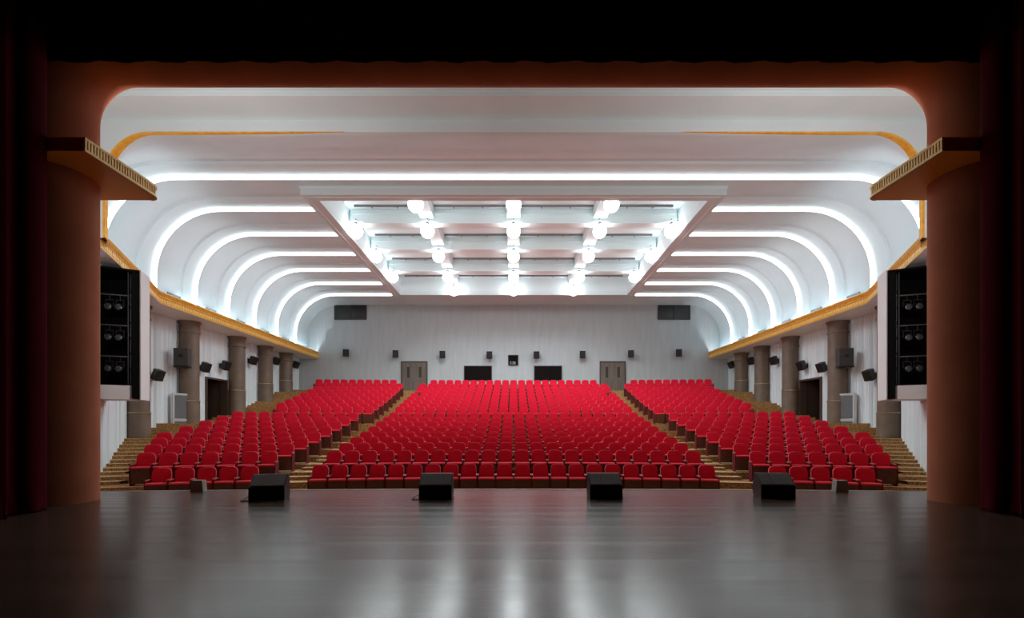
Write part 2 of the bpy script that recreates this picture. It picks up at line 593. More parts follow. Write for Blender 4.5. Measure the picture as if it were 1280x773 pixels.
# ---- proscenium: rounded terracotta frame
RX, RH, RR, RC, RD = 7.05, 5.87, .55, 1.05, 7.4
path = [(-RX, -EYE, -1, 0), (-RX, 0.0, -1, 0), (-RX, RH - RC, -1, 0)]
for i in range(1, 17):
    t = pi - pi / 2 * i / 16
    path.append((-(RX - RC) + RC * cos(t), RH - RC + RC * sin(t), cos(t), sin(t)))
path += [(-2.0, RH, 0, 1)]
path = path + [(-x, z, -nx, nz) for x, z, nx, nz in reversed(path)]
prof = [(6.0, RD - RR)] + [(-RR * sin(pi * i / 20), RD - RR * cos(pi * i / 20)) for i in range(21)] + [(6.0, RD + RR)]
mb = MB()
mb.grid([[(x + nx * o, d, Z(z + nz * o)) for o, d in prof] for x, z, nx, nz in path])
struct(mb, 'wall_proscenium', M['terracotta'], 'rounded terracotta frame of the stage opening', 'proscenium', angle=.5)

# ---- fluted shelf cornices jutting from the proscenium columns
for s, side in SIDES:
    x0, x1, y0, y1, h0, h1 = -9.0, -5.97, 6.70, 8.16, 3.83, 4.02
    mb = MB()
    r = .16
    poly = [(x0, y0), (x1, y0)]
    for i in range(7):
        t = -0 + pi / 2 * i / 6
        poly.append((x1 - r + r * cos(t), y1 - r + r * sin(t)))
    poly.append((x0, y1))
    P = [(-s * x, y) for x, y in poly]
    if s > 0:
        P.reverse()
    mb.prism(P, Z(h0), Z(h1), 0)
    # rims and flutes on the inner edge
    edge = [(x1, y0 + (y1 - r - y0) * i / 26) for i in range(27)] + [(x1 - r + r * cos(pi / 2 * i / 4), y1 - r + r * sin(pi / 2 * i / 4)) for i in range(1, 5)]
    for za, zb in ((h0, h0 + .035), (h1 - .03, h1 + .005)):
        rows = []
        for i, (x, y) in enumerate(edge):
            t = 0 if i < 27 else pi / 2 * (i - 26) / 4
            nx, ny = cos(t), sin(t)
            rows.append([(-s * (x + nx * a), y + ny * a, Z(z)) for a, z in ((-.01, za), (.028, za), (.028, zb), (-.01, zb))])
        mb.grid(rows, 1, close=True, flip=s > 0)
    for i in range(27):
        y = y0 + .01 + (y1 - r - y0) * i / 26
        a, b2 = sorted((-s * (x1 - .01), -s * (x1 + .022)))
        mb.box(a, b2, y, y + .026, Z(h0 + .03), Z(h1 - .025), 1)
    struct(mb, 'trim_' + ('5' if s < 0 else '6'), [M['gold_dark'], M['gold_pale']], 'ochre shelf with a fluted gold edge on the %s terracotta column' % side, 'cornice', angle=.4)

# ================================================================== CEILING COFFER AND LIGHTS
cof = thing('ceiling_coffer', 'large white rectangular coffer with stepped beams over the middle seats', 'ceiling coffer', (0, 24.8, Z(8.6)))


def in_coffer(mb):
    return mb.xf(lambda x, y, z: (x, y - 24.8, z - Z(8.6)))


mb = MB()
IX, J0, J1 = 7.38, 18.37, 31.46
for x0, x1, y0, y1 in ((-HX, -IX, F0, F1), (IX, HX, F0, F1), (-IX, IX, F0, J0), (-IX, IX, J1, F1)):
    mb.box(x0, x1, y0, y1, Z(8.6), Z(8.84))
# thin raised lines along the underside of the rim
for x0, x1, y0, y1 in ((-HX + .16, -HX + .2, F0 + .16, F1 - .08), (HX - .2, HX - .16, F0 + .16, F1 - .08), (-HX + .2, HX - .2, F0 + .16, F0 + .2)):
    mb.box(x0, x1, y0, y1, Z(8.575), Z(8.6))
in_coffer(mb).build('frame', M['frame'], cof, smooth=False)
mb = MB()
for x0, x1, y0, y1 in ((-HX - .05, -IX, F0 - .02, F1 + .05), (IX, HX + .05, F0 - .02, F1 + .05), (-IX, IX, F0 - .02, J0), (-IX, IX, J1, F1 + .05)):
    mb.box(x0, x1, y0 + .03, y1 - .03, Z(8.841), Z(9.85))
mb.box(-HX, HX, F0, F1, Z(9.75), Z(9.9))
in_coffer(mb).build('recess_panel', M['coffer'], cof, smooth=False)
GY = [19.0, 21.6, 24.8, 28.25, 31.1]
GX = [-7.05, -3.85, 0, 3.85, 7.05]
for y in GY[1:4]:
    mb = MB()
    mb.box(-7.3, 7.3, y, y + .45, Z(9.1), Z(9.745))
    mb.box(-7.3, 7.3, y - .05, y, Z(9.5), Z(9.56))
    mb.box(-7.3, 7.3, y - .03, y, Z(9.1), Z(9.16))
    in_coffer(mb).build('cross_beam', M['coffer'], cof, smooth=False)
for x in GX[1:4]:
    for i in range(4):
        ya = (18.45, GY[1] + .46, GY[2] + .46, GY[3] + .46)[i]
        yb = (GY[1] - .06, GY[2] - .06, GY[3] - .06, 31.4)[i]
        mb = MB()
        mb.box(x - .30, x + .30, ya, yb, Z(9.3), Z(9.745))
        in_coffer(mb).build('long_beam', M['coffer'], cof, smooth=False)
for y in GY[1:4] + [31.4]:
    for a, b2 in ((-7.0, -4.2), (-3.5, -.35), (.35, 3.5), (4.2, 7.0)):
        mb = MB()
        mb.box(a, b2, y - .42, y - .36, Z(9.66), Z(9.745))
        for f in (.28, .68):
            xx = a + (b2 - a) * f
            mb.box(xx - .03, xx + .03, y - .44, y - .34, Z(9.62), Z(9.66))
        in_coffer(mb).build('light_track', M['vent'], cof, smooth=False)

# globe lamps
gl = MB()
gl.lathe([(0.001, -.3)] + [(.3 * sin(pi * i / 16), -.3 * cos(pi * i / 16)) for i in range(1, 16)] + [(0.001, .3)], seg=28)
g_mesh = gl.mesh('globe', M['globe'])
gm = MB()
gm.lathe([(.10, .285), (.11, .33), (.06, .36), (.05, .40)], seg=16)
cap_mesh = gm.mesh('cap', M['steel'])
gm = MB()
gm.box(-.33, .33, -.05, .05, .40, .43)
gm.box(-.05, .05, -.12, .12, .43, .47)
br_mesh = gm.mesh('mount', M['white'], smooth=False)
rowname = ['front', 'second', 'middle', 'fourth', 'rearmost']
colname = ['far left', 'left', 'centre', 'right', 'far right']
for i, y in enumerate(GY):
    for j, x in enumerate(GX):
        if i in (0, 4) and j in (0, 4):
            continue
        t = thing('globe_lamp', 'glowing white globe lamp in the %s row of the coffer, %s column' % (rowname[i], colname[j]), 'lamp', (x, y, Z(8.75)), group='globe lamps in the ceiling coffer')
        for nm, me in (('globe', g_mesh), ('cap', cap_mesh), ('mount', br_mesh)):
            o = bpy.data.objects.new(nm, me)
            COL.objects.link(o)
            o.parent = t
            if nm == 'mount':
                o.location.z = 0.0
        # added spot under the globe, brightening the seats and hall
        ld = bpy.data.lights.new('globe_fill', 'SPOT')
        ld.energy = GLOBE_DOWN
        ld.color = COOL
        ld.spot_size = radians(165)
        ld.spot_blend = .6
        ld.shadow_soft_size = .25
        lo_ = bpy.data.objects.new('globe_fill', ld)
        COL.objects.link(lo_)
        lo_.parent = t
        lo_.location = (0, 0, -.56)
        # stem up to the beam
        st = MB()
        st.lathe([(.025, .46), (.025, .56 if (j in (1, 2, 3) or i in (1, 2, 3)) else .99)], seg=8)
        st.build('stem', M['steel'], t)

# added linear fill lights, unseen behind the cornice moulding and on the column shelves
def fill_uplight(name, p, q, width, power, tilt):
    ld = bpy.data.lights.new(name, 'AREA')
    ld.shape = 'RECTANGLE'
    L = sqrt((q[0] - p[0]) ** 2 + (q[1] - p[1]) ** 2)
    ld.size, ld.size_y = L, width
    ld.energy = power * L
    ld.color = (.90, .965, 1.0)
    o = bpy.data.objects.new(name, ld)
    COL.objects.link(o)
    o.location = ((p[0] + q[0]) / 2, (p[1] + q[1]) / 2, p[2])
    t = ((q[0] - p[0]) / L, (q[1] - p[1]) / L, 0)
    n = (-t[1], t[0], 0)
    if n[0] * o.location.x > 1e-6:
        n = (-n[0], -n[1], 0)
    import mathutils
    dirv = mathutils.Vector((n[0] * sin(tilt), n[1] * sin(tilt), cos(tilt)))
    xa = mathutils.Vector(t)
    za = -dirv
    ya = za.cross(xa)
    o.matrix_world = mathutils.Matrix.Translation(o.location) @ mathutils.Matrix((xa, ya, za)).transposed().to_4x4()
    return o


for s, side in SIDES:
    fill_uplight('cornice_fill', (s * 14.50, 20.6, Z(5.34)), (s * 14.50, 35.2, Z(5.34)), .08, CORNICE_POWER / 14, radians(58))  # added fill to brighten the vault
    fill_uplight('cornice_fill', (s * 12.0, 14.1, Z(5.34)), (s * 14.42, 19.3, Z(5.34)), .08, CORNICE_POWER / 20, radians(58))
    fill_uplight('shelf_fill', (s * 7.2 - .9, 8.08, Z(4.06)), (s * 7.2 + .9, 8.08, Z(4.06)), .12, SHELF_POWER, radians(66)).data.color = (1, .97, .94)  # added fill to brighten the apron ceiling

# cove light strips
order = ['front', 'second', 'third', 'fourth', 'fifth', 'sixth', 'rearmost']


def cove(pts_in, pts_out, d, name, label, flip=False):
    mb = MB()
    rows = []
    for (x, z), (x2, z2) in zip(pts_in, pts_out):
        rows.append([(x, d - .022, Z(z)), (x2, d - .022, Z(z2)), (x2, d - .004, Z(z2)), (x, d - .004, Z(z))])
    mb.grid([r[:2] for r in rows], 0, flip=flip)
    mb.grid([r[1:] + r[:1] for r in rows], 1, flip=flip)
    return tag(mb.build(name, [M['cove'], M['white']], smooth=False), label, 'cove light', 'cove lights in the ceiling steps')


cove(whole(half_arch(.005, 2.0)), whole(half_arch(.162, 2.0)), LD[0], 'cove_light', 'longest white light strip running whole across the ceiling before the coffer')
for k in range(1, 7):
    for s, side in SIDES:
        xin = HX + .02 if k < 6 else 8.3
        a, b2 = half_arch(.005, xin), half_arch(.16, xin)
        if s > 0:
            a = [(-x, z) for x, z in a]
            b2 = [(-x, z) for x, z in b2]
        cove(a, b2, LD[k], 'cove_light', 'curved white light strip on the %s of the coffer, %s of seven from the stage' % (side, order[k]), flip=s > 0)

# ================================================================== COLUMNS AND WALL FITTINGS
for s, side in SIDES:
    cnames = ['nearest the stage, below the lamp box', 'between the mesh cabinet and the door', 'just behind the side door', 'second behind the side door', 'closest to the rear wall']
    for i, d in enumerate((19.85, 23.0, 26.95, 30.05, 32.75)):
        base = (-1.15, -.3, -.1, .4, 1.2)[i]
        ring = (.55, 1.2, 2.0, 2.65, 3.1)[i]
        r = .41
        cx_ = s * (WX - .42)
        t = thing('column', 'brown round column at the %s wall, %s' % (side, cnames[i]), 'column', (cx_, d, Z(base)), group='brown columns along the side walls')
        mb = MB()
        mb.lathe([(r + .02, base), (r + .02, ring)], cx_, d, 28)
        mb.xf(lambda x, y, z: (x - cx_, y - d, z - base)).build('base', M['column'], t)
        mb = MB()
        mb.lathe([(r, ring + .05), (r, 4.42)], cx_, d, 28)
        mb.xf(lambda x, y, z: (x - cx_, y - d, z - base)).build('shaft', M['column'], t)
        mb = MB()
        mb.lathe([(r + .02, ring), (r + .05, ring + .01), (r + .05, ring + .04), (r, ring + .05)], cx_, d, 28)
        mb.xf(lambda x, y, z: (x - cx_, y - d, z - base)).build('ring', M['brass'], t)
        mb = MB()
        mb.lathe([(r, 4.42), (r + .04, 4.44), (r + .04, 4.5), (r + .01, 4.52), (r + .01, 4.85), (r + .07, 4.95), (r + .07, 4.995)], cx_, d, 28)
        mb.xf(lambda x, y, z: (x - cx_, y - d, z - base)).build('capital', M['column'], t)

# ---- black lamp boxes with spotlights, beside the portal
for s, side in SIDES:
    A, B, Cc, D = (-12.55, 14.45), (-11.57, 15.0), (-11.9, 15.8), (-14.2, 15.8)
    t = thing('lighting_box', 'tall black open box of spotlights with a white side post, %s of the portal' % side, 'lighting box', (s * 12.3, 15.3, Z(.85)))
    if s > 0:
        fx = lambda p: (-p[0], p[1])
    else:
        fx = lambda p: p
    def local(mb):
        return mb.xf(lambda x, y, z: (x - s * 12.3, y - 15.3, z - Z(.85)))
    def quad(mb, p, q, z0, z1, mi=0):
        p, q = fx(p), fx(q)
        mb.face([(p[0], p[1], z0), (q[0], q[1], z0), (q[0], q[1], z1), (p[0], p[1], z1)], mi)
    def slab(mb, pts, z0, z1, mi=0):
        P = [fx(p) for p in pts]
        if s > 0:
            P.reverse()
        mb.prism(P, z0, z1, mi)
    # white side post, a thin wall from front to back
    mb = MB()
    slab(mb, [(-11.62, 15.02), B, Cc, (-11.96, 15.8)], Z(.85), Z(4.88))
    local(mb).build('side_post', M['white'], t, smooth=False)
    # black lining: back, top, inner edge
    mb = MB()
    slab(mb, [(-12.0, 15.76), (-11.97, 15.80), (-14.2, 15.82), (-14.2, 15.76)], Z(1.27), Z(4.80))
    slab(mb, [(-12.6, 14.20), (-12.56, 14.22), (-14.16, 15.75), (-14.2, 15.75)], Z(1.27), Z(4.80))
    slab(mb, [A, (-11.62, 14.98), (-11.98, 15.78), D], Z(4.80), Z(4.86))
    slab(mb, [(-11.78, 14.91), (-11.625, 14.99), (-11.98, 15.77), (-12.1, 15.77)], Z(.88), Z(4.79))
    local(mb).build('black_lining', M['drape_black'], t, smooth=False)
    # white ledge at the foot
    mb = MB()
    slab(mb, [(-12.60, 14.36), (-11.80, 14.82), (-12.1, 15.76), (-14.1, 15.76)], Z(.85), Z(1.27))
    local(mb).build('ledge', M['white'], t, smooth=False)
    # lattice mast at the inner edge
    mb = MB()
    for q in ((-11.92, 14.95), (-11.98, 15.12)):
        a = fx(q)
        mb.tube([(a[0], a[1], Z(1.28)), (a[0], a[1], Z(4.78))], .022, 6)
    for i in range(14):
        a, b2 = fx((-11.92, 14.95)), fx((-11.98, 15.12))
        z = 1.4 + i * .24
        mb.tube([(a[0], a[1], Z(z)), (b2[0], b2[1], Z(z + (.2 if i % 2 else -.05)))], .012, 5)
    local(mb).build('truss', M['blackmetal'], t)
    for lv, h in enumerate((4.08, 3.14, 2.18)):
        mb = MB()
        a, b2 = fx((-13.0, 14.65)), fx((-11.9, 15.05))
        mb.tube([(a[0], a[1], Z(h)), (b2[0], b2[1], Z(h))], .022, 8)
        local(mb).build('pipe', M['steel'], t)
        for c, f in enumerate((.42, .70)):
            px, py = -12.8 + .9 * f, 14.72 + .33 * f
            q = fx((px, py))
            l = thing('spotlight', 'black stage spotlight hung from the %s pipe of the %s lamp box, %s one' % (('top', 'middle', 'lowest')[lv], side, ('outer', 'inner')[c]), 'spotlight', (q[0], q[1], Z(h)), (0, 0, -s * .35), group='spotlights in the side lamp boxes')
            mb = MB()
            mb.tube([(0, 0, -.03), (0, 0, -.16)], .014, 6)
            mb.box(-.10, .10, -.015, .015, -.18, -.155)
            for xx in (-.10, .10):
                mb.box(xx - .008, xx + .008, -.02, .02, -.36, -.155)
            mb.build('yoke', M['blackmetal'], l)
            mb = MB()
            mb.lathe([(.04, -.18), (.085, -.13), (.09, .02), (.10, .06), (.10, .16)], seg=16)
            mb.xf(lambda x, y, z: (x, -z * cos(.35) , -.34 - z * sin(.35) + y)).build('lamp_body', M['blackmetal'], l)
            mb = MB()
            mb.lathe([(.001, .165), (.05, .163), (.092, .15)], seg=16)
            mb.xf(lambda x, y, z: (x, -z * cos(.35), -.34 - z * sin(.35) + y)).build('lens', M['lens'], l)

# ---- tilted surround loudspeakers on the side walls
def surround(name, loc, yaw, pitch, label, group, w=.38, h=.46, dp=.32):
    t = thing(name, label, 'loudspeaker', loc, (0, 0, yaw), group)
    cp, sp = cos(pitch), sin(pitch)
    rot = lambda x, y, z: (x, y * cp - z * sp, y * sp + z * cp)
    mb = MB()
    mb.prism([(-w / 2, -dp / 2), (w / 2, -dp / 2), (w * .36, dp / 2), (-w * .36, dp / 2)], -h / 2, h / 2)
    mb.xf(rot).build('cabinet', M['black'], t, smooth=False)
    mb = MB()
    mb.box(-w / 2 + .02, w / 2 - .02, -dp / 2 - .012, -dp / 2 - .001, -h / 2 + .02, h / 2 - .02)
    mb.xf(rot).build('grille', M['blackmetal'], t, smooth=False)
    mb = MB()
    mb.box(-.04, .04, dp / 2 - .02, dp / 2 + .16, -.03, .03)
    mb.box(-.09, .09, dp / 2 + .15, dp / 2 + .17, -.12, .12)
    mb.build('bracket', M['blackmetal'], t, smooth=False)
    return t


wall_sp = [(21.0, 2.26, 'beside the lamp box, above the mesh cabinet'), (24.25, 3.0, 'just before the side door'), (25.95, 3.30, 'over the far edge of the side door'),
           (28.7, 3.95, 'between the two columns behind the side door'), (31.45, 4.30, 'before the column closest to the rear wall'), (34.3, 4.42, 'in the corner by the rear wall')]
for s, side in SIDES:
    for d, h, where in wall_sp:
        surround('wall_speaker', (s * (WX - .38), d, Z(h)), s * -pi / 2 + s * .25, radians(24),
                 'black tilted speaker on the %s wall %s' % (side, where), 'tilted speakers on the side walls')
    # bigger box speaker on a bracket by the first full column
    t = thing('box_speaker', 'square dark box speaker on a bracket on the column by the %s mesh cabinet' % side, 'loudspeaker', (s * 15.16, 22.12, Z(3.18)), (0, 0, s * -.25), 'square column speakers')
    mb = MB()
    mb.rbox(-.30, .30, -.2, .2, -.40, .40, .03)
    mb.build('cabinet', M['speakergrey'], t)
    mb = MB()
    mb.box(-.27, .27, -.212, -.201, -.37, .37)
    mb.build('grille', M['speakergrey'], t, smooth=False)
    mb = MB()
    mb.box(-.08, .08, -.222, -.213, -.02, .12)
    mb.build('horn', M['black'], t, smooth=False)
    mb = MB()
    mb.box(-.32, .32, -.18, .2, -.46, -.41)
    mb.box(-.05, .05, .2, .50, -.46, -.1)
    mb.build('bracket', M['blackmetal'], t, smooth=False)

    # mesh fronted cabinet against the wall
    cab = thing('mesh_cabinet', 'tall pale cabinet with two dark mesh panels by the %s wall' % side, 'cabinet', (s * 15.46, 22.42, Z(-.45)), (0, 0, s * -pi / 2 + s * .38))
    mb = MB()
    mb.box(-.40, .40, -.06, .08, 0, 2.0)
    mb.build('body', M['white'], cab, smooth=False)
    mb = MB()
    for a in ((-.40, -.33, 0, 2.0), (.33, .40, 0, 2.0), (-.33, .33, 1.92, 2.0), (-.33, .33, .72, .82), (-.33, .33, 0, .08)):
        mb.box(a[0], a[1], -.10, -.06, a[2], a[3])
    mb.build('front_frame', M['greyframe'], cab, smooth=False)
    for z0, z1 in ((.84, 1.90), (.10, .70)):
        mb = MB()
        mb.box(-.32, .32, -.085, -.062, z0, z1)
        mb.build('mesh_panel', M['mesh'], cab, smooth=False)

    # side doorway: dark frame, open leaf, dark passage
    dn = 'door_' + ('3' if s < 0 else '4')
    e = bpy.data.objects.new(dn, None)
    COL.objects.link(e)
    e.location = (s * WX, (DOOR0 + DOOR1) / 2, Z(.16))
    tag(e, 'dark open doorway with a brown frame in the %s wall' % side, 'door', kind='structure')
    W2, HH = (DOOR1 - DOOR0) / 2, DOORH - .16
    o_ = lambda mb: mb.xf(lambda x, y, z: (-s * x, y, z))      # local x: into the hall
    mb = MB()
    for a in ((-W2, -W2 + .09, -.3, HH), (W2 - .09, W2, -.3, HH), (-W2 + .09, W2 - .09, HH - .09, HH)):
        mb.box(-.25, .12, a[0], a[1], a[2], a[3])
    o_(mb).build('door_frame', M['dooropen'], e, smooth=False)
    mb = MB()
    mb.box(-1.0, -.27, W2 - .06, W2 - .01, 0, HH - .1)
    o_(mb).build('door_leaf', M['dooropen'], e, smooth=False)
    mb = MB()
    mb.box(-1.6, -1.55, -W2 - .4, W2 + .4, -.3, HH + .2)
    mb.box(-1.55, -.26, W2, W2 + .05, -.3, HH + .2)
    mb.box(-1.55, -.26, -W2 - .05, -W2, -.3, HH + .2)
    mb.box(-1.55, -.26, -W2, W2, HH, HH + .05)
    mb.box(-1.55, -.26, -W2, W2, -.35, -.3)
    o_(mb).build('passage', M['darkroom'], e, smooth=False)

    # slatted vents just above the cornice
    for k in range(1, 6):
        d = LD[k] + .95
        t = thing('air_vent', 'small grey slatted vent above the %s cornice, after the %s light strip' % (side, order[k]), 'vent', (s * (AX - .02), d, Z(5.66)), (0, 0, s * -pi / 2), 'vents above the cornice')
        mb = MB()
        mb.box(-.40, .40, -.02, .018, -.12, -.095); mb.box(-.40, .40, -.02, .018, .095, .12)
        mb.box(-.40, -.37, -.02, .018, -.095, .095); mb.box(.37, .40, -.02, .018, -.095, .095)
        mb.build('frame', M['vent'], t, smooth=False)
        mb = MB()
        for i in range(14):
            xx = -.35 + i * .0535
            mb.box(xx - .009, xx + .009, -.012, .01, -.09, .09)
        mb.build('slat', M['vent'], t, smooth=False)

# ---- rear wall fittings
def on_back(px0, px1, py0, py1):
    """pixel box of the photograph -> extents on the rear wall"""
    k = BACK / 604.0
    return ((px0 - 642) * k, (px1 - 642) * k, (534 - py1) * k, (534 - py0) * k)


wy = BACK
for n, (a, lab) in enumerate((((418, 458.5, 381.5, 400), 'dark glazed port high in the left corner of the rear wall'), ((822, 862.5, 381.5, 400), 'dark glazed port high in the right corner of the rear wall'),
                              ((580, 615, 457.5, 476.5), 'wide dark control window left of the middle of the rear wall'), ((667.5, 702.5, 457.5, 476.5), 'wide dark control window right of the middle of the rear wall'),
                              ((635, 648, 444, 457), 'small square projection port at the middle of the rear wall'))):
    x0, x1, z0, z1 = on_back(*a)
    cx_, cz = (x0 + x1) / 2, (z0 + z1) / 2
    w, h = (x1 - x0) / 2, (z1 - z0) / 2
    e = bpy.data.objects.new('window_%d' % (n + 1), None)
    COL.objects.link(e)
    e.location = (cx_, wy, Z(cz))
    tag(e, lab, 'window', kind='structure')
    f = .05
    mb = MB()
    mb.box(-w, -w + f, -.07, -.001, -h, h); mb.box(w - f, w, -.07, -.001, -h, h)
    mb.box(-w + f, w - f, -.07, -.001, -h, -h + f); mb.box(-w + f, w - f, -.07, -.001, h - f, h)
    if n < 2:
        mb.box(-.025, .025, -.06, -.001, -h + f, h - f)
    mb.build('window_frame', M['windowframe'], e, smooth=False)
    if n < 4:
        for q0, q1 in (((-w + f, -.026), (.026, w - f)) if n < 2 else ((-w + f, w - f),)):
            mb = MB()
            # panes lean a little, as real ones do to throw glare down
            mb.face([(q0 + .001, -.020, -h + f), (q1 - .001, -.020, -h + f), (q1 - .001, -.045 if n < 2 else -.02, h - f), (q0 + .001, -.045 if n < 2 else -.02, h - f)])
            mb.build('pane', M['glass'] if n < 2 else M['darkroom'], e, smooth=False)
    else:
        mb = MB()
        mb.face([(-w + f, -.01, -h + f), (w - f, -.01, -h + f), (w - f, -.01, h - f), (-w + f, -.01, h - f)])
        mb.build('dark_back', M['darkroom'], e, smooth=False)
        pr = thing('projector', 'grey projector seen inside the small square port in the rear wall', 'projector', (cx_, wy - .2, Z(z0 + f + .002)))
        mb = MB()
        mb.rbox(-.24, .18, -.02, .18, 0, .20, .02)
        mb.build('body', M['vent'], pr)
        mb = MB()
        mb.lathe([(.07, 0), (.07, .06), (.05, .065), (.001, .05)], seg=16)
        mb.xf(lambda x, y, z: (x - .1, -.02 - z, .11 + y)).build('lens', M['black'], pr)

for n, (px, py, yw, lab) in enumerate(((432, 441.3, .35, 'outermost on the left'), (494.3, 442.6, .2, 'beside the left door'), (553.3, 443.4, 0, 'left of the left control window'), (611.8, 444, 0, 'above the left control window'),
                                       (670.5, 444, 0, 'above the right control window'), (728, 443.4, 0, 'right of the right control window'), (788.8, 442.6, -.2, 'beside the right door'), (849, 441.3, -.35, 'outermost on the right'))):
    k = 35.1 / 604
    surround('rear_speaker', ((px - 642) * k, 35.15, Z((534 - py) * k)), yw, radians(8), 'small black speaker on the rear wall, ' + lab, 'speakers in a row on the rear wall', .42, .54, .34)

for n, (a, side) in enumerate((((501.5, 534.5, 452, 495), 'left'), ((749.5, 782, 452, 495), 'right'))):
    x0, x1, z0, z1 = on_back(*a)
    z0 = 2.56
    w, h = (x1 - x0) / 2, z1 - z0
    e = bpy.data.objects.new('door_%d' % (n + 1), None)
    COL.objects.link(e)
    e.location = ((x0 + x1) / 2, BACK, Z(z0))
    tag(e, 'brown double door at the top of the %s aisle in the rear wall' % side, 'door', kind='structure')
    mb = MB()
    mb.box(-w, -w + .08, -.09, -.001, 0, h); mb.box(w - .08, w, -.09, -.001, 0, h); mb.box(-w + .08, w - .08, -.09, -.001, h - .08, h)
    mb.build('door_frame', M['dooropen'], e, smooth=False)
    for q in (-1, 1):
        mb = MB()
        a0, a1 = sorted((q * .01, q * (w - .085)))
        mb.box(a0, a1, -.05, -.002, .01, h - .085)
        lf = mb.build('door_leaf', M['doorwood'], e, smooth=False)
        c = q * w * .45
        mb = MB()
        mb.box(c - .10, c + .10, -.056, -.0505, h - 1.2, h - .42)
        mb.build('vision_panel', M['doordark'], lf, smooth=False)
        mb = MB()
        mb.tube([(q * .09, -.052, .85), (q * .09, -.10, .85), (q * .09, -.10, 1.15), (q * .09, -.052, 1.15)], .014, 6)
        mb.build('handle', M['steel'], lf)

# ================================================================== AUDITORIUM SEATS
PITCH = .55


def seat_backrest():
    mb = MB()
    n, m_ = 10, 7
    W, z0, z1, th = .235, .40, .93, .085
    r = .15
    def outline(u, v):            # u -1..1, v 0..1: rounded top corners
        z = z0 + (z1 - z0) * v
        half = W * (.955 + .045 * v)
        if z > z1 - r:
            q = (z - (z1 - r)) / r
            half -= r * (1 - sqrt(max(0, 1 - q * q))) * .9
        return u * half, z
    vs = [0, .15, .35, .6, .78, .86, .92, .965, 1.0]
    us = [-1, -.92, -.7, -.35, 0, .35, .7, .92, 1]
    front, back = [], []
    for v in vs:
        fr, bk = [], []
        for u in us:
            x, z = outline(u, v)
            lean = .02 + (z - z0) * .13
            bulge = .028 * (1 - u ** 4) * (1 - abs(2 * v - 1) ** 4) - .012 * (1 - u * u) * sin(pi * v)
            fr.append((x, lean - th / 2 - bulge, z))
            bk.append((x, lean + th / 2 + .006 * (1 - u * u), z))
        front.append(fr)
        back.append(bk)
    mb.grid(front, 0)
    mb.grid(back, 1, flip=True)
    nv = len(vs)
    loopf = [front[i][0] for i in range(nv)] + front[-1][1:] + [front[i][-1] for i in reversed(range(nv - 1))]
    loopb = [back[i][0] for i in range(nv)] + back[-1][1:] + [back[i][-1] for i in reversed(range(nv - 1))]
    mb.grid([loopf, loopb], 0, flip=True)
    mb.face([front[0][j] for j in range(len(us))][::-1] + back[0], 1)
    return mb


def seat_cushion():
    mb = MB()
    prof = [(-.30, .49), (-.385, .488), (-.412, .495), (-.42, .515), (-.405, .535), (-.37, .548), (-.25, .552), (-.05, .54), (-.02, .51), (-.05, .47)]
    W = .243
    xs_ = [-W, -W + .012, 0, W - .012, W]
    rows = []
    for i, x in enumerate(xs_):
        k = .012 if i in (0, 4) else 0
        rows.append([(x, y + (k if y < -.2 else -k), z - (k if z > .5 else -k)) for y, z in prof])
    mb.grid(rows, 0, close=True)
    mb.face(rows[0]); mb.face(rows[-1][::-1])
    return mb


def seat_base():
    mb = MB()
    # slanted underside of the tip-up seat with its lower pan
    mb.prism([(-.395, .486), (-.385, .27), (-.345, .05), (-.10, .05), (-.06, .465)], -.236, .236, 0, 'x')
    return mb


def seat_arm(s):
    mb = MB()
    a, b2 = sorted((s * .2465, s * .2675))
    mb.prism([(-.36, 0), (.02, 0), (.07, .60), (-.30, .60), (-.385, .53), (-.40, .37)][::-1], a, b2, 0, 'x')
    a, b2 = sorted((s * .237, s * .268))
    mb.rbox(a, b2, -.33, .0, .601, .632, .008, 1, 'z')
    return mb


SEAT_PARTS = [('backrest', seat_backrest(), [M['red'], M['maroon']]), ('seat', seat_cushion(), [M['red']]), ('seat_base', seat_base(), [M['wood']]),
              ('armrest', seat_arm(-1), [M['maroon'], M['armcap']]), ('armrest', seat_arm(1), [M['maroon'], M['armcap']])]
part_meshes = [(n, p.mesh(n, mats), p) for n, p, mats in SEAT_PARTS]

